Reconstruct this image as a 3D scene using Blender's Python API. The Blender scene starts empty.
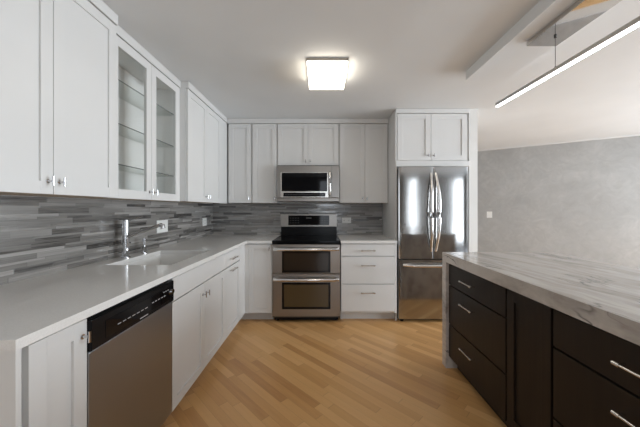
import bpy, bmesh, math, random
from mathutils import Vector, Matrix
random.seed(4)
SC = bpy.context.scene
COL = SC.collection

# ------------------------------------------------------------------ camera, world, lights, exposure
CAM_H = 1.27
cd = bpy.data.cameras.new('camera'); cam = bpy.data.objects.new('camera', cd); COL.objects.link(cam)
cam.location = (0, 0, CAM_H); cam.rotation_euler = (math.pi/2, 0, 0)
cd.sensor_width = 36; cd.lens = 283/640*36
cd.shift_x = -1.5/640; cd.shift_y = -5/640; cd.clip_start = 0.05
SC.camera = cam
SC.view_settings.view_transform = 'Standard'; SC.view_settings.look = 'None'
SC.view_settings.gamma = 1; SC.view_settings.use_curve_mapping = False
SC.view_settings.exposure = 0.21
w = bpy.data.worlds.new('world'); SC.world = w; w.use_nodes = True
w.node_tree.nodes['Background'].inputs[0].default_value = (0.8, 0.88, 1, 1)
w.node_tree.nodes['Background'].inputs[1].default_value = 1.5

def area(name, loc, rot, sx, sy, power, col):
    l = bpy.data.lights.new(name, 'AREA'); l.shape = 'RECTANGLE'; l.size = sx; l.size_y = sy
    l.energy = power; l.color = col
    o = bpy.data.objects.new(name, l); COL.objects.link(o); o.location = loc; o.rotation_euler = rot
    return o
# daylight entering by the windows behind the camera and on the right of the living area
DAY = (0.87, 0.945, 1.0)
WIN_BACK = [(-0.10, 0.62), (2.95, 3.22), (4.40, 4.92)]
H90 = math.pi/2
area('daylight_window_left', (0.26, -3.28, 1.25), (H90, 0, 0), 0.68, 2.05, 11, DAY)
area('daylight_window_middle', (3.085, -3.28, 1.2), (H90, 0, 0), 0.26, 2.15, 9, DAY)
area('daylight_window_right', (4.66, -3.28, 1.2), (H90, 0, 0), 0.50, 2.15, 14, DAY)
area('daylight_window_side', (6.28, 1.0, 1.3), (H90, 0, H90), 3.9, 1.9, 275, DAY)

# ------------------------------------------------------------------ materials
MATS = {}
def pmat(name, col, rough=0.5, metal=0.0, **kw):
    m = bpy.data.materials.new(name); m.use_nodes = True
    b = m.node_tree.nodes['Principled BSDF']
    b.inputs['Base Color'].default_value = (*col, 1)
    b.inputs['Roughness'].default_value = rough; b.inputs['Metallic'].default_value = metal
    for k, v in kw.items():
        b.inputs[k.replace('_', ' ')].default_value = v
    MATS[name] = m
    return m
class NG:                                                    # small node-graph helper
    def __init__(s, m): s.t = m.node_tree; s.b = s.t.nodes['Principled BSDF']
    def n(s, typ, **kw):
        x = s.t.nodes.new(typ)
        for k, v in kw.items(): setattr(x, k, v)
        return x
    def link(s, a, b): s.t.links.new(a, b)
    def put(s, inp, v):
        if hasattr(v, 'is_output'): s.link(v, inp)
        else: inp.default_value = v
    def m(s, op, a, b=0.0, c=0.0):
        x = s.n('ShaderNodeMath', operation=op)
        s.put(x.inputs[0], a); s.put(x.inputs[1], b); s.put(x.inputs[2], c)
        return x.outputs[0]
    def xyz(s):
        g = s.n('ShaderNodeNewGeometry'); p = s.n('ShaderNodeSeparateXYZ'); s.link(g.outputs['Position'], p.inputs[0])
        return p.outputs
    def comb(s, a, b=0.0, c=0.0):
        x = s.n('ShaderNodeCombineXYZ'); s.put(x.inputs[0], a); s.put(x.inputs[1], b); s.put(x.inputs[2], c); return x.outputs[0]
    def rnd(s, a, b=0.0, c=0.0):
        x = s.n('ShaderNodeTexWhiteNoise', noise_dimensions='3D'); s.link(s.comb(a, b, c), x.inputs['Vector']); return x.outputs['Value']
    def noise(s, vec, scale, detail=3.0, rough=0.5, dist=0.0):
        x = s.n('ShaderNodeTexNoise'); s.link(vec, x.inputs['Vector']); x.inputs['Scale'].default_value = scale
        x.inputs['Detail'].default_value = detail; x.inputs['Roughness'].default_value = rough
        x.inputs['Distortion'].default_value = dist
        return x.outputs['Fac']
    def ramp(s, fac, stops, interp='LINEAR'):
        x = s.n('ShaderNodeValToRGB'); s.link(fac, x.inputs[0]); cr = x.color_ramp; cr.interpolation = interp
        while len(cr.elements) < len(stops): cr.elements.new(0.5)
        for e, (p, c) in zip(cr.elements, stops): e.position = p; e.color = (*c, 1)
        return x.outputs[0]
    def mix(s, f, a, b, mode='MIX'):
        x = s.n('ShaderNodeMix', data_type='RGBA', blend_type=mode)
        s.put(x.inputs[0], f)
        for i, v in ((6, a), (7, b)):
            if hasattr(v, 'is_output'): s.link(v, x.inputs[i])
            else: x.inputs[i].default_value = (*v, 1)
        return x.outputs[2]
    def bump(s, h, strength=0.2, dist=0.002):
        x = s.n('ShaderNodeBump'); s.link(h, x.inputs['Height']); x.inputs['Strength'].default_value = strength
        x.inputs['Distance'].default_value = dist; s.link(x.outputs[0], s.b.inputs['Normal'])

def mottled(name, c0, c1, scale, rough, **kw):
    m = pmat(name, c0, rough, **kw); g = NG(m); p = g.xyz()
    f = g.noise(g.comb(p[0], p[1], p[2]), scale, 2)
    g.link(g.ramp(f, [(0.3, c0), (0.7, c1)]), g.b.inputs['Base Color'])
    return m
paint_wall = mottled('wall_paint', (0.70, 0.69, 0.67), (0.73, 0.72, 0.70), 3, 0.7)
paint_ceil = mottled('ceiling_paint', (0.73, 0.745, 0.755), (0.76, 0.775, 0.785), 2, 0.8)
taupe_wall = mottled('taupe_wall_paint', (0.16, 0.15, 0.14), (0.18, 0.17, 0.16), 3, 0.7)
cab_white = mottled('cabinet_lacquer', (0.675, 0.672, 0.665), (0.705, 0.702, 0.695), 2, 0.38)
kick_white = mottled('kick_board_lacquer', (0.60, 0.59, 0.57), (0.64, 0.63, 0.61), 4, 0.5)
in_white = mottled('cabinet_inside_melamine', (0.82, 0.82, 0.81), (0.85, 0.85, 0.84), 2, 0.45)
espresso = None

def grain_mat(name, c0, c1, rough, axis='z', sc=(40, 40, 2.5), spec=0.5):
    m = pmat(name, c0, rough, Specular_IOR_Level=spec); g = NG(m); p = g.xyz()
    v = g.comb(g.m('MULTIPLY', p[0], sc[0]), g.m('MULTIPLY', p[1], sc[1]), g.m('MULTIPLY', p[2], sc[2]))
    g.link(g.ramp(g.noise(v, 1, 4), [(0.3, c0), (0.7, c1)]), g.b.inputs['Base Color'])
    return m
espresso = grain_mat('espresso_stained_wood', (0.013, 0.0085, 0.006), (0.020, 0.0135, 0.0095), 0.42, spec=0.25)
dark_gap = pmat('dark_carcass', (0.010, 0.008, 0.007), 0.6)
birch = grain_mat('birch_plywood', (0.36, 0.27, 0.19), (0.46, 0.36, 0.26), 0.5, sc=(6, 30, 30))

def steel(name, col, rough, vertical=True, amp=0.02):
    m = pmat(name, col, rough, 1.0); g = NG(m); p = g.xyz()
    if vertical: v = g.comb(g.m('MULTIPLY', p[0], 900), g.m('MULTIPLY', p[1], 900), g.m('MULTIPLY', p[2], 4))
    else: v = g.comb(g.m('MULTIPLY', p[0], 4), g.m('MULTIPLY', p[1], 4), g.m('MULTIPLY', p[2], 900))
    f = g.noise(v, 1, 2)
    r = g.m('ADD', g.m('MULTIPLY', f, 0.10), rough-0.05)
    g.link(r, g.b.inputs['Roughness'])
    wv = g.noise(g.comb(g.m('MULTIPLY', p[0], 5), g.m('MULTIPLY', p[1], 5), g.m('MULTIPLY', p[2], 1.2)), 1, 1)
    g.bump(wv, 0.35, amp)
    pass
    return m
st_fridge = steel('brushed_steel_fridge', (0.40, 0.395, 0.39), 0.10, amp=0.003)
st_dish = steel('brushed_steel_dishwasher', (0.33, 0.345, 0.37), 0.33, amp=0.01)
st_range = steel('brushed_steel_range', (0.31, 0.295, 0.28), 0.30, vertical=False, amp=0.006)
st_handle = pmat('satin_handle_steel', (0.72, 0.71, 0.70), 0.22, 1.0)
chrome = pmat('polished_chrome', (0.58, 0.58, 0.59), 0.07, 1.0)
nickel = pmat('brushed_nickel', (0.66, 0.64, 0.61), 0.25, 1.0)
black_glass = pmat('black_glass', (0.004, 0.004, 0.005), 0.05, Specular_IOR_Level=0.2)
black_enamel = pmat('black_enamel', (0.007, 0.007, 0.008), 0.2, Specular_IOR_Level=0.15)
oven_glass = pmat('oven_window_glass', (0.012, 0.009, 0.008), 0.10)
oven_glass_floor_refl = pmat('oven_window_glass_floor_reflection', (0.075, 0.050, 0.022), 0.14)  # golden-brown floor reflection put into the lower window's colour
dark_grey = pmat('dark_grey_sheet', (0.06, 0.06, 0.062), 0.45)
marks_grey = pmat('pale_marks', (0.42, 0.42, 0.42), 0.5)
marks_dim = pmat('dim_marks', (0.09, 0.085, 0.08), 0.4)
plastic_white = pmat('white_plastic', (0.83, 0.83, 0.81), 0.35)
slot_dark = pmat('socket_slot', (0.12, 0.12, 0.12), 0.5)
plate_grey = pmat('grey_plastic', (0.6, 0.6, 0.6), 0.4)
sink_white = pmat('white_sink_ceramic', (0.86, 0.855, 0.84), 0.15)
alu = pmat('pendant_aluminium', (0.50, 0.49, 0.48), 0.32, 1.0)
bronze_plate = pmat('lamp_rim_metal', (0.42, 0.39, 0.35), 0.35, 0.8)
mirror = pmat('mirror_polished_steel', (0.62, 0.62, 0.62), 0.03, 1.0)
burner_grey = pmat('burner_ring_print', (0.035, 0.035, 0.037), 0.15)
def thin_glass(name, tint, refl):
    m = pmat(name, tint, 0.02); t = m.node_tree; out = [n for n in t.nodes if n.type == 'OUTPUT_MATERIAL'][0]
    tr = t.nodes.new('ShaderNodeBsdfTransparent'); tr.inputs[0].default_value = (*tint, 1)
    gl = t.nodes.new('ShaderNodeBsdfGlossy'); gl.inputs['Roughness'].default_value = 0.02
    lf = t.nodes.new('ShaderNodeLayerWeight'); pw = t.nodes.new('ShaderNodeMath'); pw.operation = 'POWER'; pw.inputs[1].default_value = 4
    lw = t.nodes.new('ShaderNodeMath'); lw.operation = 'MULTIPLY_ADD'; lw.inputs[1].default_value = refl; lw.inputs[2].default_value = 0.03
    t.links.new(lf.outputs['Facing'], pw.inputs[0]); t.links.new(pw.outputs[0], lw.inputs[0])
    mx = t.nodes.new('ShaderNodeMixShader'); t.links.new(lw.outputs[0], mx.inputs[0]); t.links.new(tr.outputs[0], mx.inputs[1]); t.links.new(gl.outputs[0], mx.inputs[2])
    t.links.new(mx.outputs[0], out.inputs[0]); return m
glass = thin_glass('clear_glass', (0.985, 0.99, 0.985), 0.35)
glass_shelf = thin_glass('shelf_glass', (0.95, 0.965, 0.955), 0.4)
glass_edge = pmat('shelf_glass_edge', (0.09, 0.10, 0.10), 0.15)
def emit(name, col, strength):
    m = pmat(name, (0.8, 0.8, 0.8), 0.5); b = m.node_tree.nodes['Principled BSDF']
    b.inputs['Emission Color'].default_value = (*col, 1); b.inputs['Emission Strength'].default_value = strength
    return m
lamp_glow = emit('lamp_diffuser_glow', (1.0, 0.90, 0.74), 6.0)
bar_glow = emit('bar_light_glow', (1.0, 0.99, 0.97), 9.0)

# quartz worktop of the L run
quartz = pmat('taupe_quartz', (0.5, 0.48, 0.46), 0.13); g = NG(quartz); p = g.xyz()
f = g.noise(g.comb(p[0], p[1], p[2]), 260, 2)
f2 = g.noise(g.comb(p[0], p[1], p[2]), 5, 3)
c = g.ramp(f, [(0.3, (0.72, 0.71, 0.695)), (0.7, (0.80, 0.79, 0.775))])
g.link(g.mix(g.m('MULTIPLY', f2, 0.25), c, (0.72, 0.71, 0.70)), g.b.inputs['Base Color'])

# island quartzite: long soft veins along the length (world Y)
stone = pmat('veined_quartzite', (0.5, 0.48, 0.46), 0.13); g = NG(stone); p = g.xyz()
px = g.m('ADD', p[0], g.m('MULTIPLY', p[1], 0.16))
warp = g.noise(g.comb(px, g.m('MULTIPLY', p[1], 0.7), p[2]), 2.2, 4, 0.6)
xx = g.m('ADD', px, g.m('MULTIPLY', warp, 0.22))
v1 = g.noise(g.comb(g.m('MULTIPLY', xx, 9), g.m('MULTIPLY', p[1], 1.3), g.m('MULTIPLY', p[2], 5)), 1.0, 5, 0.62)
base = g.ramp(v1, [(0.28, (0.19, 0.165, 0.145)), (0.40, (0.37, 0.335, 0.305)), (0.56, (0.57, 0.53, 0.495)), (0.72, (0.52, 0.48, 0.445)), (0.85, (0.30, 0.275, 0.255))])
v2 = g.noise(g.comb(g.m('MULTIPLY', xx, 6), g.m('MULTIPLY', p[1], 1.0), g.m('MULTIPLY', p[2], 4)), 1.3, 3, 0.5, 0.3)
crack = g.m('ABSOLUTE', g.m('SUBTRACT', v2, 0.53))
cm = g.ramp(crack, [(0.0, (1, 1, 1)), (0.012, (0, 0, 0))])
gate = g.ramp(g.noise(g.comb(p[0], p[1], p[2]), 3.0, 2), [(0.5, (0, 0, 0)), (0.62, (1, 1, 1))])
k = g.n('ShaderNodeMix', data_type='RGBA', blend_type='MULTIPLY'); k.inputs[0].default_value = 1
g.link(cm, k.inputs[6]); g.link(gate, k.inputs[7])
g.link(g.mix(k.outputs[2], base, (0.06, 0.055, 0.05)), g.b.inputs['Base Color'])

# grey trowelled plaster
plaster = pmat('grey_trowelled_plaster', (0.3, 0.3, 0.29), 0.55); g = NG(plaster); p = g.xyz()
vv = g.comb(p[0], p[1], p[2])
n1 = g.noise(vv, 1.6, 6, 0.65, 1.2); n2 = g.noise(vv, 5.5, 5, 0.6, 2.0)
s = g.m('ADD', g.m('MULTIPLY', n1, 0.6), g.m('MULTIPLY', n2, 0.4))
g.link(g.ramp(s, [(0.34, (0.345, 0.34, 0.333)), (0.5, (0.39, 0.385, 0.378)), (0.66, (0.455, 0.45, 0.44))]), g.b.inputs['Base Color'])

# diagonal maple strip floor
wood = pmat('maple_strip_floor', (0.5, 0.3, 0.14), 0.3); g = NG(wood); p = g.xyz()
R2 = 1/math.sqrt(2); PW = 0.060
v = g.m('MULTIPLY', g.m('ADD', p[0], p[1]), R2); u = g.m('MULTIPLY', g.m('SUBTRACT', p[1], p[0]), R2)
vr = g.m('DIVIDE', g.m('ADD', v, 50), PW); row = g.m('FLOOR', vr)
ur = g.m('DIVIDE', g.m('ADD', g.m('ADD', u, 50), g.m('MULTIPLY', g.rnd(row, 3.3), 4.0)), g.m('ADD', 0.55, g.m('MULTIPLY', g.rnd(row, 7.7), 0.45)))
colm = g.m('FLOOR', ur); r = g.rnd(row, colm, 1.5)
gr = g.noise(g.comb(g.m('MULTIPLY', u, 3.5), g.m('MULTIPLY', v, 40), g.m('MULTIPLY', r, 30)), 1.0, 4, 0.6)
tone = g.m('ADD', g.m('MULTIPLY', r, 0.62), g.m('MULTIPLY', gr, 0.38))
cw = g.ramp(tone, [(0.12, (0.48, 0.240, 0.088)), (0.35, (0.60, 0.325, 0.125)), (0.62, (0.68, 0.39, 0.16)), (0.9, (0.75, 0.46, 0.205))])
fv = g.m('FRACT', vr); fu = g.m('FRACT', ur)
seam = g.m('MAXIMUM', g.m('GREATER_THAN', g.m('ABSOLUTE', g.m('SUBTRACT', fv, 0.5)), 0.487),
           g.m('GREATER_THAN', g.m('ABSOLUTE', g.m('SUBTRACT', fu, 0.5)), 0.4975))
g.link(g.mix(g.m('MULTIPLY', seam, 0.30), cw, (0.14, 0.07, 0.03)), g.b.inputs['Base Color'])
g.link(g.m('ADD', 0.26, g.m('MULTIPLY', gr, 0.12)), g.b.inputs['Roughness'])

# linear glass-and-stone mosaic
tile = pmat('linear_mosaic', (0.3, 0.3, 0.3), 0.25, IOR=1.9); g = NG(tile); p = g.xyz()
h = g.m('ADD', p[0], p[1])                                      # along either wall
zr = g.m('DIVIDE', p[2], 0.0195)
zw = g.m('ADD', zr, g.m('MULTIPLY', g.m('SINE', g.m('MULTIPLY', zr, 2.2)), 0.30))
row = g.m('FLOOR', zw); fz = g.m('FRACT', zw)
ur = g.m('DIVIDE', g.m('ADD', g.m('ADD', h, 20), g.m('MULTIPLY', g.rnd(row, 2.1), 5)), g.m('ADD', 0.17, g.m('MULTIPLY', g.rnd(row, 5.5), 0.30)))
cc = g.m('FLOOR', ur); r = g.rnd(row, cc, 0.7); r2 = g.rnd(row, cc, 9.1)
st = g.noise(g.comb(g.m('MULTIPLY', h, 4), g.m('MULTIPLY', zr, 2.6), g.m('MULTIPLY', r2, 40)), 1.0, 4, 0.65)
tone = g.m('ADD', g.m('MULTIPLY', r, 0.5), g.m('MULTIPLY', st, 0.5))
ct = g.ramp(tone, [(0.27, (0.05, 0.046, 0.043)), (0.34, (0.14, 0.132, 0.124)), (0.46, (0.215, 0.204, 0.192)), (0.60, (0.265, 0.253, 0.24)), (0.75, (0.38, 0.365, 0.35))])
gro = g.m('MAXIMUM', g.m('GREATER_THAN', g.m('ABSOLUTE', g.m('SUBTRACT', fz, 0.5)), 0.465),
          g.m('GREATER_THAN', g.m('ABSOLUTE', g.m('SUBTRACT', g.m('FRACT', ur), 0.5)), 0.493))
g.link(g.mix(g.m('MULTIPLY', gro, 0.55), ct, (0.13, 0.13, 0.13)), g.b.inputs['Base Color'])
g.link(g.m('ADD', 0.10, g.m('MULTIPLY', r2, 0.25)), g.b.inputs['Roughness'])
g.bump(g.m('ADD', g.m('MULTIPLY', r2, 0.6), g.m('MULTIPLY', st, 0.4)), 0.25, 0.003)

# ------------------------------------------------------------------ mesh helpers
class MB:
    def __init__(s): s.bm = bmesh.new()
    def box(s, a, b, bev=0.0):
        lo = [min(a[i], b[i]) for i in range(3)]; hi = [max(a[i], b[i]) for i in range(3)]
        vs = [s.bm.verts.new((x, y, z)) for x in (lo[0], hi[0]) for y in (lo[1], hi[1]) for z in (lo[2], hi[2])]
        fs = [s.bm.faces.new([vs[i] for i in q]) for q in ((0, 1, 3, 2), (4, 6, 7, 5), (0, 4, 5, 1), (2, 3, 7, 6), (0, 2, 6, 4), (1, 5, 7, 3))]
        if bev:
            es = {e for f in fs for e in f.edges}
            bmesh.ops.bevel(s.bm, geom=list(es), offset=bev, segments=2, affect='EDGES', profile=0.5)
        return s
    def hexa(s, pts):                                          # eight points: bottom ring of four, top ring of four
        vs = [s.bm.verts.new(p) for p in pts]
        for q in ((3, 2, 1, 0), (4, 5, 6, 7), (0, 1, 5, 4), (1, 2, 6, 5), (2, 3, 7, 6), (3, 0, 4, 7)):
            s.bm.faces.new([vs[i] for i in q])
        return s
    def cyl(s, a, b, r, r2=None, n=16):
        a = Vector(a); b = Vector(b); d = b-a
        M = Matrix.Translation((a+b)/2) @ d.to_track_quat('Z', 'Y').to_matrix().to_4x4()
        bmesh.ops.create_cone(s.bm, cap_ends=True, segments=n, radius1=r, radius2=r if r2 is None else r2, depth=d.length, matrix=M)
        return s
    def ball(s, c, r, n=12):
        bmesh.ops.create_uvsphere(s.bm, u_segments=n, v_segments=n//2, radius=r, matrix=Matrix.Translation(c)); return s
    def tube(s, pts, r, n=12, flat=None):
        pts = [Vector(p) for p in pts]; rings = []
        for i, p in enumerate(pts):
            t = (pts[min(i+1, len(pts)-1)]-pts[max(i-1, 0)]).normalized()
            q = t.to_track_quat('Z', 'Y'); rr = r[i] if isinstance(r, (list, tuple)) else r
            rings.append([s.bm.verts.new(p+q @ Vector((rr*math.cos(2*math.pi*k/n), rr*math.sin(2*math.pi*k/n), 0))) for k in range(n)])
        for a, b in zip(rings, rings[1:]):
            for k in range(n): s.bm.faces.new((a[k], a[(k+1) % n], b[(k+1) % n], b[k]))
        s.bm.faces.new(rings[0][::-1]); s.bm.faces.new(rings[-1])
        return s
    def ring(s, c, r0, r1, n=32):
        a = []; b = []
        for k in range(n):
            t = 2*math.pi*k/n
            a.append(s.bm.verts.new((c[0]+r0*math.cos(t), c[1]+r0*math.sin(t), c[2]))); b.append(s.bm.verts.new((c[0]+r1*math.cos(t), c[1]+r1*math.sin(t), c[2])))
        for k in range(n): s.bm.faces.new((a[k], b[k], b[(k+1) % n], a[(k+1) % n]))
        return s
    def build(s, name, mat, parent=None, smooth=False):
        bmesh.ops.recalc_face_normals(s.bm, faces=s.bm.faces[:])
        base = Vector((0, 0, 0))
        if parent is not None:
            q = parent
            while q is not None: base = base+q.location; q = q.parent
        else:
            xs = [v.co for v in s.bm.verts]
            base = Vector(((min(v.x for v in xs)+max(v.x for v in xs))/2, (min(v.y for v in xs)+max(v.y for v in xs))/2, min(v.z for v in xs)))
        bmesh.ops.translate(s.bm, verts=s.bm.verts[:], vec=-base)
        me = bpy.data.meshes.new(name); s.bm.to_mesh(me); s.bm.free()
        me.materials.append(mat)
        if smooth:
            for p_ in me.polygons: p_.use_smooth = True
            me.set_sharp_from_angle(angle=math.radians(35))
        o = bpy.data.objects.new(name, me); COL.objects.link(o)
        if parent is not None: o.parent = parent
        else: o.location = base
        return o
def tag(o, label, cat, group=None):
    o['label'] = label; o['category'] = cat
    if group: o['group'] = group
    return o
def thing(name, label, cat, loc, group=None):
    o = bpy.data.objects.new(name, None); COL.objects.link(o); o.location = loc; o.empty_display_size = 0.1
    return tag(o, label, cat, group)
def struct(o): o['kind'] = 'structure'; return o
def sbox(name, mat, a, b, parent=None):
    o = MB().box(a, b).build(name, mat, parent)
    return struct(o) if parent is None else o
def copy_tree(o, parent=None):
    c_ = o.copy(); COL.objects.link(c_)
    if parent: c_.parent = parent
    for ch in list(o.children): copy_tree(ch, c_)
    return c_

class Fr:
    """a run of cabinets: u runs along the face, n points out of the face, z is up"""
    def __init__(s, side, plane): s.side = side; s.p = plane
    def P(s, u, n, z):
        if s.side == 'left': return (s.p+n, u, z)
        if s.side == 'back': return (u, s.p-n, z)
        return (s.p-n, u, z)
    def box(s, mb, u0, u1, n0, n1, z0, z1, bev=0.0): mb.box(s.P(u0, n0, z0), s.P(u1, n1, z1), bev); return mb

def shaker(fr, parent, u0, u1, z0, z1, mat, st=0.055, t=0.02, name='door', rail=None, open_=False):
    g_ = 0.0015; u0 += g_; u1 -= g_; z0 += g_; z1 -= g_; rl = rail or st; rec = 0.009
    mb = MB()
    fr.box(mb, u0, u0+st, -t, 0, z0, z1, 0.0012); fr.box(mb, u1-st, u1, -t, 0, z0, z1, 0.0012)
    fr.box(mb, u0+st, u1-st, -t+0.001, -0.0003, z0, z0+rl); fr.box(mb, u0+st, u1-st, -t+0.001, -0.0003, z1-rl, z1)
    if not open_: fr.box(mb, u0+st, u1-st, -t+0.002, -rec, z0+rl, z1-rl)
    d = mb.build(name, mat, parent)
    if open_:
        m2 = MB(); fr.box(m2, u0+st, u1-st, -0.013, -0.009, z0+rl, z1-rl); m2.build('pane', glass, d)
    return d
def slab(fr, parent, u0, u1, z0, z1, mat, name='drawer', t=0.02):
    mb = MB(); fr.box(mb, u0+.0015, u1-.0015, -t, 0, z0+.0015, z1-.0015, 0.002)
    return mb.build(name, mat, parent)
def tknob(fr, parent, u, z, mat=chrome, L=0.040, vertical=True):
    mb = MB()
    mb.cyl(fr.P(u, -0.001, z), fr.P(u, 0.003, z), 0.009); mb.cyl(fr.P(u, 0.002, z), fr.P(u, 0.022, z), 0.005)
    if vertical: a, b = fr.P(u, 0.026, z-L/2), fr.P(u, 0.026, z+L/2)
    else: a, b = fr.P(u-L/2, 0.026, z), fr.P(u+L/2, 0.026, z)
    mb.cyl(a, b, 0.0046)
    return mb.build('knob', mat, parent, smooth=True)
def pull(fr, parent, u, z, mat=nickel, L=0.16, r=0.005):
    mb = MB(); n = 0.030
    mb.cyl(fr.P(u-L/2, n, z), fr.P(u+L/2, n, z), r)
    for sgn in (-1, 1):
        e = u+sgn*(L/2-0.014)
        mb.cyl(fr.P(e, -0.001, z), fr.P(e, n, z), 0.0045)
        mb.cyl(fr.P(e-0.011, n, z), fr.P(e+0.011, n, z), 0.0078)
    return mb.build('handle', mat, parent, smooth=True)
def carcass(fr, parent, u0, u1, n_back, n_front, z0, z1, mat, name='body', open_front=False, open_top=False, t=0.016):
    mb = MB()
    if not (open_front or open_top):
        fr.box(mb, u0, u1, n_back, n_front, z0, z1)
    else:
        fr.box(mb, u0, u0+t, n_back, n_front, z0, z1); fr.box(mb, u1-t, u1, n_back, n_front, z0, z1)
        fr.box(mb, u0+t, u1-t, n_back, n_back+0.006, z0, z1); fr.box(mb, u0+t, u1-t, n_back+0.006, n_front, z0, z0+t)
        if not open_top: fr.box(mb, u0+t, u1-t, n_back+0.006, n_front, z1-t, z1)
        if not open_front: fr.box(mb, u0+t, u1-t, n_front-t, n_front, z0+t, z1)
    return mb.build(name, mat, parent)

# ------------------------------------------------------------------ the room
XW, YB, ZC = -1.498, 3.887, 2.40
YN, XR = -3.2, 6.2
gy = lambda x: 7.55-0.657*x
sbox('floor', wood, (XW-.1, YN-.1, -.06), (XR+.1, 7.4, 0))
carpet_m = mottled('grey_carpet_pile', (0.34, 0.345, 0.36), (0.40, 0.405, 0.42), 30, 0.95)
sbox('floor_added_carpet', carpet_m, (3.3, YN, 0.0), (XR, 2.4, 0.012))  # unseen carpet, added to cut the warm bounce off the wood floor
ceil = sbox('ceiling', paint_ceil, (XW-.1, YN-.1, ZC), (XR+.1, 7.4, ZC+.06))
wl = sbox('wall_left', paint_wall, (XW-.1, YN-.1, 0), (XW, YB+.1, ZC))
wb = sbox('wall_back', paint_wall, (XW, YB, 0), (1.77, YB+.1, ZC))
sbox('wall_column', paint_wall, (1.672, 3.21, 0), (1.77, YB, ZC))
sbox('wall_passage', paint_wall, (0.9, YB+.1, 0), (1.0, gy(1.0)+.1, ZC))
L = math.hypot(1, 0.657); nx, ny = 0.657/L*0.1, 1/L*0.1
x0, x1 = 0.9, XR+.1
struct(MB().hexa([(x0, gy(x0), 0), (x1, gy(x1), 0), (x1+nx, gy(x1)+ny, 0), (x0+nx, gy(x0)+ny, 0),
                  (x0, gy(x0), ZC), (x1, gy(x1), ZC), (x1+nx, gy(x1)+ny, ZC), (x0+nx, gy(x0)+ny, ZC)]).build('wall_plaster', plaster))
def strip(name, z0, z1, t, mat):
    a, b = 1.0, XR; qx, qy = -0.657/L*t, -1/L*t
    return struct(MB().hexa([(a, gy(a), z0), (b, gy(b), z0), (b+qx, gy(b)+qy, z0), (a+qx, gy(a)+qy, z0),
                             (a, gy(a), z1), (b, gy(b), z1), (b+qx, gy(b)+qy, z1), (a+qx, gy(a)+qy, z1)]).build(name, mat))
strip('trim_1', 2.386, 2.40, 0.03, cab_white)
strip('baseboard_plaster', 0, 0.15, 0.015, cab_white)
sbox('trim_2', paint_ceil, (1.188, YN, 2.325), (1.514, 2.33, ZC))            # dropped beam over the island
# wall behind the camera with three tall windows
segs = [XW-.1]+[v_ for w_ in WIN_BACK for v_ in w_]+[XR+.1]
mb = MB()
for i in range(0, len(segs), 2): mb.box((segs[i], YN-.1, 0), (segs[i+1], YN, ZC))
for a, b in WIN_BACK: mb.box((a, YN-.1, 2.3), (b, YN, ZC)); mb.box((a, YN-.1, 0), (b, YN, 0.1))
struct(mb.build('wall_near', taupe_wall))
mb = MB().box((XR, YN, 0), (XR+.1, -1.0, ZC)).box((XR, 3.0, 0), (XR+.1, gy(XR)+.05, ZC)).box((XR, -1.0, 0), (XR+.1, 3.0, 0.3)).box((XR, -1.0, 2.3), (XR+.1, 3.0, ZC))
struct(mb.build('wall_right', paint_wall))
for i, (a, b) in enumerate(WIN_BACK):
    mb = MB()
    for x_ in (a, b-.05): mb.box((x_, YN-.07, .1), (x_+.05, YN-.02, 2.3))
    for z_ in (.1, 2.25): mb.box((a+.05, YN-.07, z_), (b-.05, YN-.02, z_+.05))
    struct(mb.build('window_%d' % (i+1), cab_white))
mb = MB()
for y_ in (-1.0, 0.3, 1.63, 2.95): mb.box((XR+.02, y_, .3), (XR+.07, y_+.05, 2.3))
struct(mb.build('window_4', cab_white))
# tiled splashbacks belong to their walls
sbox('backsplash', tile, (XW, 0.72, 0.9145), (XW+.008, YB-.008, 1.331), wl)
sbox('backsplash', tile, (XW+.008, YB-.008, 0.9145), (0.838, YB, 1.339), wb)

# ------------------------------------------------------------------ wall cabinets, left run
ZT = 2.398; ZD = 2.335; ZU = 1.332
def crown(fr, parent, u0, u1, n0, over=0.008, ret=()):
    mb = MB(); fr.box(mb, u0, u1, n0, over, ZD+.004, ZT, 0.002)
    return mb.build('crown_moulding', cab_white, parent)
def upper(fr, label, u0, u1, depth, splits, knobs, zb=ZU, zt=ZD, group=None, st=0.055, extra=(0, 0), under=True, zk=None, seam=True):
    o = thing('wall_cabinet', label, 'cabinet', fr.P((u0+u1)/2, -depth/2, zb), group)
    carcass(fr, o, u0, u1, -depth, -0.022, zb+.004, ZD+.003, cab_white)
    if under:
        mb = MB(); fr.box(mb, u0+.01, u1-.01, -depth+.01, -0.03, zb+.001, zb+.004); mb.build('underside_panel', birch, o)
    ds = []
    for a, b in zip(splits, splits[1:]): ds.append(shaker(fr, o, a, b, zb, zt, cab_white, st))
    for di, u in knobs: tknob(fr, ds[di], u, zk or zb+.058)
    crown(fr, o, u0, u1, -depth)
    return o
f1 = Fr('left', -1.196); d1 = -1.196-XW-.001
u = upper(f1, 'tall white two-door wall cabinet nearest the camera, left of the glass-door cabinet', 0.87, 1.655, d1, [0.873, 1.263, 1.652], [(0, 1.236), (1, 1.290)])
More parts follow.
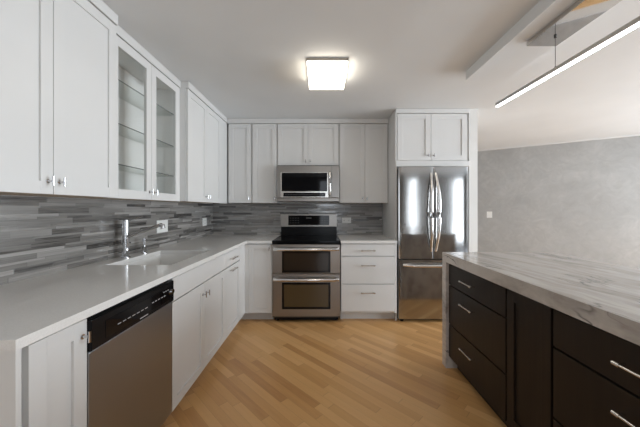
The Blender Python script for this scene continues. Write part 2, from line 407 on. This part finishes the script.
# glass-fronted
f2 = Fr('left', -1.255); d2 = -1.255-XW-.001
o = thing('glass_door_cabinet', 'white wall cabinet with two clear glass doors and empty glass shelves', 'cabinet', f2.P(2.08, -d2/2, ZU))
carcass(f2, o, 1.657, 2.507, -d2, -0.022, ZU+.004, ZD+.003, in_white, open_front=True)
mb = MB(); f2.box(mb, 1.667, 2.497, -d2+.01, -.03, ZU+.001, ZU+.004); mb.build('underside_panel', birch, o)
dA = shaker(f2, o, 1.690, 2.092, ZU, ZD, cab_white, 0.058, open_=True); dB = shaker(f2, o, 2.092, 2.497, ZU, ZD, cab_white, 0.058, open_=True)
for ua, ub_ in ((1.657, 1.6905), (2.4965, 2.507)):
    mb = MB(); f2.box(mb, ua, ub_, -.022, -.001, ZU, ZD); mb.build('frame_stile', cab_white, o)
tknob(f2, dA, 2.064, ZU+.058); tknob(f2, dB, 2.122, ZU+.058)
for z in (1.548, 1.807, 2.085):
    mb = MB(); f2.box(mb, 1.674, 2.490, -d2+.008, -.035, z, z+.006); sh = mb.build('shelf', glass_shelf, o)
    mb = MB(); f2.box(mb, 1.674, 2.490, -.0349, -.0335, z, z+.006); mb.build('front_edge', glass_edge, sh)
crown(f2, o, 1.657, 2.507, -d2)
f3 = Fr('left', -1.185); d3 = -1.185-XW-.001
upper(f3, 'tall white two-door wall cabinet between the glass-door cabinet and the room corner', 2.508, 3.533, d3, [2.512, 2.925, 3.335], [(0, 2.898), (1, 2.952)])
mb = MB(); f3.box(mb, 3.3365, 3.5545, -.022, -.001, ZU, ZD)
mb.build('filler_strip', cab_white, [q for q in bpy.data.objects if q.get('label', '').startswith('tall white two-door wall cabinet between')][0])

# ------------------------------------------------------------------ wall cabinets, back run
fb = Fr('back', 3.555); db = YB-3.555-.001
ub = 1.3395
upper(fb, 'narrow white single-door wall cabinet on the back wall, in the left corner', -1.184, -0.881, db, [-1.168, -0.886], [(0, -0.910)], zb=ub)
upper(fb, 'narrow white single-door wall cabinet directly left of the microwave', -0.8805, -0.560, db, [-0.866, -0.563], [(0, -0.590)], zb=ub)
upper(fb, 'short white two-door wall cabinet above the microwave', -0.5595, 0.2185, db, [-0.549, -0.170, 0.212], [(0, -0.197), (1, -0.143)], zb=1.806)
upper(fb, 'tall white two-door wall cabinet between the microwave and the refrigerator', 0.219, 0.838, db, [0.230, 0.545, 0.829], [(0, 0.518), (1, 0.571)], zb=ub)

# refrigerator surround
ff = Fr('back', 3.21)
o = MB().box((0.840, 3.212, 0), (0.855, YB-.001, ZT)).build('refrigerator_side_panel', cab_white)
tag(o, 'tall thin white panel standing between the drawer base cabinet and the refrigerator', 'panel')
o = thing('wall_cabinet', 'white two-door cabinet above the refrigerator', 'cabinet', (1.25, 3.5, 1.745))
carcass(ff, o, 0.856, 1.670, -(YB-3.21)+.001, -0.022, 1.75, ZD+.02, cab_white)
a = shaker(ff, o, 0.860, 1.2425, 1.812, 2.347, cab_white, 0.06); b = shaker(ff, o, 1.2425, 1.655, 1.812, 2.347, cab_white, 0.06)
tknob(ff, a, 1.210, 1.872); tknob(ff, b, 1.274, 1.872)
mb = MB(); ff.box(mb, 0.842, 1.670, -.022, .012, 1.745, 1.809, .002); mb.build('bottom_rail', cab_white, o)
mb = MB(); ff.box(mb, 0.842, 1.670, -.1, .012, 2.351, ZT, .002); mb.build('crown_moulding', cab_white, o)

# ------------------------------------------------------------------ base cabinets
XD = -0.852
fl = Fr('left', XD); dl = XD-XW-.001
ZB0, ZB1 = 0.105, 0.872
def kick(fr, parent, u0, u1, n=-0.085, mat=kick_white):
    mb = MB(); fr.box(mb, u0, u1, n-.015, n, 0.0, 0.104); return mb.build('kick_board', mat, parent)
o = thing('base_cabinet', 'narrow white base cabinet with one door at the near end of the worktop', 'cabinet', fl.P(.9, -.3, 0))
carcass(fl, o, 0.793, 1.027, -dl, -.022, .105, .882, cab_white)
d = shaker(fl, o, 0.822, 1.030, ZB0, ZB1, cab_white); tknob(fl, d, 1.008, 0.813)
kick(fl, o, .793, 1.027)
mb = MB(); fl.box(mb, .777, .7925, -dl, .012, 0.0, .882); mb.box((-1.40, .773, .12), (-.93, .777, .86)); mb.build('end_panel', cab_white, o)
# sink base
o = thing('sink_cabinet', 'white sink base cabinet with two doors, right of the dishwasher', 'cabinet', fl.P(2.05, -.3, 0))
carcass(fl, o, 1.616, 2.498, -dl, -.022, .105, .882, cab_white, open_top=True)
slab(fl, o, 1.616, 2.499, .735, ZB1, cab_white, 'false_drawer_front')
a = shaker(fl, o, 1.616, 2.058, ZB0, .731, cab_white); b = shaker(fl, o, 2.058, 2.499, ZB0, .731, cab_white)
tknob(fl, a, 2.030, .652); tknob(fl, b, 2.086, .652); kick(fl, o, 1.616, 2.498)
# pull-out
o = thing('base_cabinet', 'slim white base cabinet with a small drawer over a door, next to the inner corner', 'cabinet', fl.P(2.73, -.3, 0))
carcass(fl, o, 2.500, 2.958, -dl, -.022, .105, .882, cab_white)
a = slab(fl, o, 2.500, 2.957, .735, ZB1, cab_white, 'drawer'); pull(fl, a, 2.70, .80)
b = shaker(fl, o, 2.500, 2.957, ZB0, .731, cab_white); pull(fl, b, 2.70, .692); kick(fl, o, 2.50, 2.958)
# corner
fk = Fr('back', 3.148); dk = YB-3.148-.001
o = thing('corner_cabinet', 'white corner base cabinet with a door facing the room, left of the range', 'cabinet', (-1.1, 3.45, 0))
mb = MB(); mb.box((XW+.001, 2.9585, .105), (XD-.022, YB-.001, .882)); mb.box((XD-.022, 3.172, .105), (-.551, YB-.001, .882)); mb.build('body', cab_white, o)
mb = MB(); fl.box(mb, 2.959, 3.1475, -.022, 0, ZB0, ZB1); fk.box(mb, XD-.02, -.8155, -.022, 0, ZB0, ZB1); mb.build('filler_strip', cab_white, o)
d = shaker(fk, o, -.815, -.552, ZB0, ZB1, cab_white, .05); tknob(fk, d, -.583, .825)
mb = MB(); fl.box(mb, 2.9585, 3.248, -.10, -.085, 0, .104); fk.box(mb, XD-.085, -.551, -.115, -.10, 0, .104); mb.build('kick_board', kick_white, o)
# drawers right of range
o = thing('drawer_cabinet', 'white base cabinet with three drawers between the range and the refrigerator', 'cabinet', (.52, 3.45, 0))
carcass(fk, o, .217, .838, -dk, -.022, .105, .882, cab_white)
for z0, z1, hz in ((.742, .876, .805), (.432, .736, .640), (.125, .426, .336)):
    pull(fk, slab(fk, o, .217, .812, z0, z1, cab_white), .515, hz)
mb = MB(); fk.box(mb, .813, .838, -.022, -.003, .105, .876); mb.build('filler_strip', cab_white, o)
kick(fk, o, .217, .838, -.115)

# ------------------------------------------------------------------ worktops and sink
ZK0, ZK1 = .884, .914
SX0, SX1, SY0, SY1 = -1.365, -.945, 1.783, 2.40
mb = MB(); y0, y1 = .766, YB-.001
xa, xb = XW+.001, -.828
mb.box((xa, y0, ZK0), (xb, SY0, ZK1)); mb.box((xa, SY0, ZK0), (SX0, SY1, ZK1)); mb.box((SX1, SY0, ZK0), (xb, SY1, ZK1))
mb.box((xa, SY1, ZK0), (xb, y1, ZK1)); mb.box((xb, 3.124, ZK0), (-.549, y1, ZK1))
bmesh.ops.remove_doubles(mb.bm, verts=mb.bm.verts[:], dist=1e-5)
tag(mb.build('worktop', quartz), 'L-shaped taupe quartz worktop with the sink, running from the near end to the range', 'worktop')
tag(MB().box((.212, 3.124, ZK0), (.838, y1, ZK1), .001).build('worktop', quartz), 'short quartz worktop on the drawer cabinet, right of the range', 'worktop')
o = thing('kitchen_sink', 'white undermount sink set in the L-shaped worktop', 'sink', ((SX0+SX1)/2, (SY0+SY1)/2, .69))
mb = MB(); t = .012; zt = .8835; zb = .69
mb.box((SX0-t, SY0-t, zb), (SX1+t, SY1+t, zb+t))
mb.box((SX0-t, SY0-t, zb+t), (SX0, SY1+t, zt)); mb.box((SX1, SY0-t, zb+t), (SX1+t, SY1+t, zt))
mb.box((SX0, SY0-t, zb+t), (SX1, SY0, zt)); mb.box((SX0, SY1, zb+t), (SX1, SY1+t, zt)); mb.build('basin', sink_white, o)
mb = MB().cyl((-1.16, 2.09, zb+t), (-1.16, 2.09, zb+t+.004), .045, n=24); mb.build('drain', chrome, o, True)
# faucet
fx, fy = -1.415, 2.045
o = thing('kitchen_faucet', 'tall chrome pull-out kitchen faucet behind the sink', 'faucet', (fx, fy, .9145))
mb = MB().cyl((fx, fy, .9145), (fx, fy, .921), .030, n=24).cyl((fx, fy, .921), (fx, fy, 1.185), .0215, n=24); mb.build('body', chrome, o, True)
mb = MB().tube([(fx+.015, fy, 1.068), (fx+.10, fy, 1.098), (fx+.20, fy, 1.134), (fx+.262, fy, 1.154)], [.013, .012, .012, .012])
mb.tube([(fx+.245, fy, 1.150), (fx+.266, fy, 1.146), (fx+.270, fy, 1.125)], [.015, .0165, .015]); mb.build('spout', chrome, o, True)
mb = MB().tube([(fx+.008, fy, 1.180), (fx+.06, fy, 1.196), (fx+.13, fy, 1.212)], [.006, .005, .004]); mb.build('lever', chrome, o, True)
sx, sy = -1.418, 2.262
o = thing('soap_dispenser', 'small chrome soap dispenser right of the kitchen faucet', 'soap dispenser', (sx, sy, .9145))
MB().cyl((sx, sy, .9145), (sx, sy, .920), .022, n=20).cyl((sx, sy, .92), (sx, sy, 1.035), .0125, n=20).build('body', chrome, o, True)
MB().tube([(sx, sy, 1.018), (sx+.05, sy, 1.016), (sx+.10, sy, 1.012)], [.007, .0055, .0045]).build('nozzle', chrome, o, True)

# ------------------------------------------------------------------ dishwasher
o = thing('dishwasher', 'built-in dishwasher with brushed steel door and black control strip', 'dishwasher', fl.P(1.32, -.3, 0))
u0, u1 = 1.031, 1.612
mb = MB(); fl.box(mb, u0, u1, -dl+.02, -.03, .105, .875); mb.build('body', dark_grey, o)
mb = MB(); fl.box(mb, u0+.001, u1-.001, -.03, .004, .115, .743, .004); d = mb.build('door', st_dish, o)
mb = MB(); fl.box(mb, u0+.001, u1-.001, -.03, .012, .746, .862, .004); cp = mb.build('control_panel', black_enamel, o)
mb = MB(); fl.box(mb, u0+.07, u1-.045, .0115, .0135, .765, .835, .0006); mb.build('touch_strip', black_glass, cp)
mb = MB()
for i in range(7): fl.box(mb, 1.165+i*.030, 1.184+i*.030, .0134, .0142, .792, .7955)
for i in range(5): fl.box(mb, 1.40+i*.026, 1.415+i*.026, .0134, .0142, .800, .8045)
for i in range(3): fl.box(mb, 1.50+i*.02, 1.512+i*.02, .0134, .0142, .822, .826)
fl.box(mb, 1.31, 1.37, .0119, .0128, .757, .7615)
mb.build('control_marks', marks_grey, cp)
mb = MB().cyl(fl.P(1.577, .010, .808), fl.P(1.577, .026, .808), .016, .014, 20); mb.build('knob', chrome, cp, True)
mb = MB(); fl.box(mb, u0, u1, -.10, -.085, .0, .104); mb.build('kick_plate', dark_gap, o)

# ------------------------------------------------------------------ range
RX0, RX1, RY = -.546, .209, 3.127
RC = (RX0+RX1)/2
fr = Fr('back', RY)
o = thing('double_oven_range', 'freestanding stainless steel range with two ovens and black glass top', 'range', (RC, 3.45, 0))
mb = MB(); fr.box(mb, RX0, RX1, -.72, -.03, .055, .895); mb.build('body', dark_grey, o)
mb = MB(); fr.box(mb, RX0, RX1, -.66, .004, .876, .915, .003); ct = mb.build('cooktop', black_glass, o)
for x_, y_, r_ in ((RC-.19, 3.30, .10), (RC+.19, 3.30, .085), (RC-.19, 3.56, .075), (RC+.19, 3.56, .10)):
    MB().ring((x_, y_, .9156), r_, r_+.004).build('burner_ring', burner_grey, ct)
bx0, bx1, by = RC-.376, RC+.376, 3.755
mb = MB().box((bx0, by, 1.028), (bx1, by+.085, 1.197), .004); bg = mb.build('backguard', st_range, o)
mb = MB().box((bx0+.006, by+.012, .9155), (bx1-.006, by+.075, 1.027)); mb.build('backguard_base', black_enamel, o)
mb = MB().box((bx0+.105, by-.003, 1.050), (bx1-.105, by+.001, 1.178)); dp = mb.build('display', black_glass, bg)
mb = MB()
for i in range(4):
    for j in range(3):
        mb.box((bx0+.125+i*.035, by-.0036, 1.075+j*.032), (bx0+.140+i*.035, by-.003, 1.083+j*.032))
        mb.box((bx1-.235+i*.033, by-.0036, 1.075+j*.032), (bx1-.225+i*.033, by-.003, 1.083+j*.032))
mb.box((RC-.035, by-.0036, 1.135), (RC+.035, by-.003, 1.152))
mb.build('display_marks', marks_dim, bg)
def oven(z0, z1, w0, w1, hz, gm):
    mb = MB(); fr.box(mb, RX0+.002, RX1-.002, -.03, .0, z0, z1, .004); d_ = mb.build('oven_door', st_range, o)
    mb = MB(); fr.box(mb, RC-.268, RC+.268, -.001, .003, w0, w1, .001); fw = mb.build('window_surround', black_glass, d_)
    mb = MB(); fr.box(mb, RC-.245, RC+.245, .0028, .0036, w0+.025, w1-.022); mb.build('window', gm, d_)
    mb = MB()
    pts = [fr.P(RC-.345, .012, hz), fr.P(RC-.335, .04, hz), fr.P(RC-.30, .052, hz), fr.P(RC, .056, hz), fr.P(RC+.30, .052, hz), fr.P(RC+.335, .04, hz), fr.P(RC+.345, .012, hz)]
    mb.tube(pts, .0175, 14)
    for sg in (-1, 1): fr.box(mb, RC+sg*.345-.018, RC+sg*.345+.018, -.001, .03, hz-.02, hz+.02, .004)
    mb.build('handle', st_handle, d_, True)
    return d_
oven(.550, .872, .560, .800, .823, oven_glass)
oven(.075, .545, .158, .452, .492, oven_glass_floor_refl)
mb = MB(); fr.box(mb, RX0+.02, RX1-.02, -.68, -.05, .02, .055); mb.build('base_skirt', black_enamel, o)
for x_ in (RX0+.05, RX1-.05):
    MB().cyl((x_, RY+.10, 0), (x_, RY+.10, .055), .018).build('foot', black_enamel, o, True)

# ------------------------------------------------------------------ microwave
fm = Fr('back', 3.45)
MX0, MX1 = -.543, .213
o = thing('microwave_oven', 'stainless steel over-the-range microwave with a black door window', 'microwave', (RC, 3.65, 1.352))
mb = MB(); fm.box(mb, MX0, MX1, -(YB-3.45)+.009, -.03, 1.356, 1.802); mb.build('body', dark_grey, o)
mb = MB(); fm.box(mb, MX0, MX0+.665, -.03, 0, 1.402, 1.790, .004); d = mb.build('door', st_range, o)
mb = MB(); fm.box(mb, MX0+.668, MX1, -.03, -.001, 1.402, 1.790, .004); mb.build('control_panel', st_range, o)
mb = MB(); fm.box(mb, MX0+.045, MX0+.625, -.001, .0035, 1.405, 1.712, .0015); mb.build('window_frame', nickel, d)
mb = MB(); fm.box(mb, MX0+.058, MX0+.612, .003, .005, 1.480, 1.705, .001); mb.build('window', black_glass, d)
mb = MB(); fm.box(mb, MX0+.078, MX0+.590, .003, .005, 1.415, 1.462, .001); mb.build('display', black_glass, d)
mb = MB()
for i in range(15): fm.box(mb, MX0+.10+i*.032, MX0+.118+i*.032, .0048, .0054, 1.434, 1.441)
mb.build('display_marks', marks_dim, d)
hx = MX0+.645
mb = MB().tube([fm.P(hx, .0, 1.712), fm.P(hx, .026, 1.700), fm.P(hx, .038, 1.64), fm.P(hx, .042, 1.57), fm.P(hx, .038, 1.50), fm.P(hx, .026, 1.442), fm.P(hx, .0, 1.430)], .014, 14); mb.build('handle', st_handle, d, True)
mb = MB(); fm.box(mb, MX0, MX1, -.03, .004, 1.356, 1.396, .003); mb.build('vent_lip', st_range, o)
mb = MB()
for i in range(22): fm.box(mb, MX0+.04+i*.031, MX0+.063+i*.031, -.02, .0, 1.3965, 1.4015)
mb.build('vent_slots', black_enamel, o)

# ------------------------------------------------------------------ refrigerator
FY = 3.144; fg = Fr('back', FY)
FX0, FX1, FS = .860, 1.628, 1.243
o = thing('refrigerator', 'stainless steel french-door refrigerator with bottom freezer drawer', 'refrigerator', (FS, 3.45, 0))
mb = MB(); fg.box(mb, FX0+.004, FX1-.004, -.70, -.062, .03, 1.715); mb.build('body', dark_grey, o)
def fdoor(name, a, b, z0, z1):
    mb = MB(); N = 24
    # gently bowed front
    vs0 = []; vs1 = []
    for i in range(N+1):
        t_ = i/N; u_ = a+(b-a)*t_; bow = 0.004*(1-(2*t_-1)**14)-0.004
        vs0.append(mb.bm.verts.new(fg.P(u_, bow, z0))); vs1.append(mb.bm.verts.new(fg.P(u_, bow, z1)))
    k0 = [mb.bm.verts.new(fg.P(a, -.058, z0)), mb.bm.verts.new(fg.P(b, -.058, z0))]
    k1 = [mb.bm.verts.new(fg.P(a, -.058, z1)), mb.bm.verts.new(fg.P(b, -.058, z1))]
    for i in range(N): mb.bm.faces.new((vs0[i], vs0[i+1], vs1[i+1], vs1[i]))
    mb.bm.faces.new((k0[0], vs0[0], vs1[0], k1[0])); mb.bm.faces.new((vs0[-1], k0[1], k1[1], vs1[-1]))
    mb.bm.faces.new((k0[1], k0[0], k1[0], k1[1]))
    mb.bm.faces.new(vs1+[k1[1], k1[0]]); mb.bm.faces.new((vs0+[k0[1], k0[0]])[::-1])
    return mb.build(name, st_fridge, o, True)
dL = fdoor('door', FX0, FS-.002, .712, 1.733); dR = fdoor('door', FS+.002, FX1, .712, 1.733); dF = fdoor('freezer_drawer', FX0, FX1, .040, .700)
for d_, hx, s_ in ((dL, FS-.035, -1), (dR, FS+.035, 1)):
    pts = []; rr = []
    for i in range(15):
        t_ = i/14; z_ = .795+(1.665-.795)*t_
        k_ = math.sin(math.pi*t_)
        pts.append(fg.P(hx+s_*(-.010+.018*k_), .002+.062*min(1, k_*1.6)*(.6+.4*k_), z_)); rr.append(.013+.006*k_)
    MB().tube(pts, rr, 12).build('handle', st_handle, d_, True)
pts = [fg.P(FX0+.05+(FX1-FX0-.10)*i/12, .002+.05*min(1, 2.2*math.sin(math.pi*i/12)), .640) for i in range(13)]
MB().tube(pts, .017, 12).build('handle', st_handle, dF, True)
mb = MB(); fg.box(mb, FX0+.01, FX1-.01, -.60, -.06, .012, .036); mb.build('base_grille', black_enamel, o)
for x_ in (FX0+.05, FX1-.05): MB().cyl((x_, FY+.07, 0), (x_, FY+.07, .03), .022).build('foot', black_enamel, o, True)

# ------------------------------------------------------------------ island
IX = 1.01; fi = Fr('right', IX)
IZ0, IZ1 = .100, .832
def icab(label, u0, u1, name='drawer_cabinet'):
    o_ = thing(name, label, 'cabinet', ((IX+1.6)/2, (u0+u1)/2, 0))
    mb = MB(); fi.box(mb, u0, u1, -.60, -.022, .095, .8405); mb.build('body', dark_gap, o_)
    mb = MB(); fi.box(mb, u0, u1, -.085, -.07, 0, .094); mb.build('kick_board', espresso, o_)
    mb = MB(); fi.box(mb, u0, u1, -.615, -.601, 0, .8405); mb.build('back_panel', espresso, o_)
    return o_
dz = ((.670, IZ1, .752), (.361, .664, .585), (IZ0, .355, .272))
o = icab('espresso brown island cabinet with three drawers, at the far end by the refrigerator', 1.548, 2.249)
for z0, z1, hz in dz: pull(fi, slab(fi, o, 1.553, 2.246, z0, z1, espresso), 1.935, hz)
o = icab('espresso brown island cabinet with a single tall panelled door', 1.241, 1.547, 'island_cabinet')
shaker(fi, o, 1.246, 1.544, IZ0, IZ1, espresso, .055)
o = icab('espresso brown island cabinet with three wide drawers, nearest the camera', .470, 1.240)
for z0, z1, hz in dz: pull(fi, slab(fi, o, .474, 1.236, z0, z1, espresso), .865, hz, L=.18)
o = thing('island_worktop', 'thick veined grey-white stone island worktop with waterfall ends', 'worktop', (1.44, 1.36, 0))
IT = .072
mb = MB().box((.990, .398, .914-IT), (1.89, 2.32, .914), .0015); mb.build('top', stone, o)
MB().box((.990, 2.251, 0), (1.89, 2.32, .914-IT), .0010).build('waterfall_end', stone, o)
MB().box((.990, .398, 0), (1.89, .467, .914-IT), .0010).build('waterfall_end', stone, o)

# ------------------------------------------------------------------ sockets and switch
def wallplate(name, label, cat, centre, axis, hw, hh, devices, style='socket'):
    o_ = thing(name, label, cat, centre)
    cx, cy, cz = centre
    def bx(a0, a1, z0, z1, n0, n1, nm, mt):
        if axis == 'x': return MB().box((cx+n0, cy+a0, cz+z0), (cx+n1, cy+a1, cz+z1), .0008).build(nm, mt, o_)
        return MB().box((cx+a0, cy-n1, cz+z0), (cx+a1, cy-n0, cz+z1), .0008).build(nm, mt, o_)
    bx(-hw, hw, -hh, hh, 0.0003, .006, 'cover_plate', plastic_white)
    for i in range(devices):
        c_ = (i-(devices-1)/2)*2*hw/devices*.92
        if style == 'flat':
            bx(-hw*.62, hw*.62, -hh*.48, hh*.48, .006, .0085, 'socket_face', plastic_white)
            for s_ in (-.5, .5):
                bx(hw*s_-.008, hw*s_-.004, -.008, .008, .0083, .0089, 'slot', slot_dark); bx(hw*s_+.004, hw*s_+.008, -.008, .008, .0083, .0089, 'slot', slot_dark)
        else:
            bx(c_-.018, c_+.018, -hh*.58, hh*.58, .006, .0085, 'rocker' if (style == 'switch' or i == 1) else 'socket_face', plastic_white)
            if style == 'socket' and i == 0:
                for z_ in (-.02, .02):
                    bx(c_-.007, c_-.004, z_-.006, z_+.006, .0083, .0089, 'slot', slot_dark); bx(c_+.004, c_+.007, z_-.006, z_+.006, .0083, .0089, 'slot', slot_dark)
    return o_
wallplate('wall_socket', 'wide white double wall plate on the tiles behind the faucet', 'wall socket', (XW+.008, 2.645, 1.104), 'x', .088, .057, 2)
wallplate('wall_socket', 'small white wall plate on the left tiles near the room corner', 'wall socket', (XW+.008, 3.60, 1.100), 'x', .058, .050, 1)
wallplate('wall_socket', 'horizontal white double socket on the back tiles right of the range', 'wall socket', (.342, YB-.008, 1.108), 'y', .062, .038, 1, 'flat')
wxp = 3.224
o = thing('light_switch', 'white light switch on the grey plaster wall', 'light switch', (wxp, gy(wxp), 1.152))
o.rotation_euler = (0, 0, math.atan2(-.657, 1))
def loc_box(a, b, nm, mt):
    mb = MB().box(a, b, .0008); me = bpy.data.meshes.new(nm); bmesh.ops.recalc_face_normals(mb.bm, faces=mb.bm.faces[:]); mb.bm.to_mesh(me); mb.bm.free(); me.materials.append(mt)
    q = bpy.data.objects.new(nm, me); COL.objects.link(q); q.parent = o
loc_box((-.045, -.007, -.06), (.045, -.0003, .06), 'cover_plate', plastic_white)
loc_box((-.017, -.010, -.033), (.017, -.0065, .033), 'rocker', plastic_white)

# ------------------------------------------------------------------ lamps
lx = .044
o = thing('ceiling_lamp', 'square flush ceiling lamp with a warm glowing diffuser', 'lamp', (lx, 2.31, 2.399))
MB().box((lx-.158, 2.118, 2.376), (lx+.158, 2.512, 2.399), .002).build('base_plate', bronze_plate, o)
a, b = (lx-.155, 2.122, lx+.155, 2.506), (lx-.150, 2.142, lx+.150, 2.488)
mb = MB().hexa([(b[0], b[1], 2.315), (b[2], b[1], 2.315), (b[2], b[3], 2.315), (b[0], b[3], 2.315), (a[0], a[1], 2.3755), (a[2], a[1], 2.3755), (a[2], a[3], 2.3755), (a[0], a[3], 2.3755)])
mb.build('diffuser', lamp_glow, o)
o = thing('linear_pendant_lamp', 'long thin aluminium bar pendant light hanging over the island', 'lamp', (1.39, 1.27, 2.324))
MB().box((1.296, .75, 2.296), (1.484, 1.79, 2.3245), .0015).build('canopy', mirror, o)
px_ = 1.392
br = MB().box((px_-.013, .30, 2.081), (px_+.013, 2.245, 2.106), .0015).build('bar', alu, o)
MB().box((px_-.011, .303, 2.074), (px_+.011, 2.242, 2.0815), .001).build('diffuser', bar_glow, br)
for y_ in (.855, 1.685):
    mb = MB().cyl((px_, y_, 2.105), (px_, y_, 2.297), .0016, n=8).cyl((px_, y_, 2.286), (px_, y_, 2.2965), .007).cyl((px_, y_, 2.105), (px_, y_, 2.114), .005)
    mb.build('cable', dark_grey, o, True)
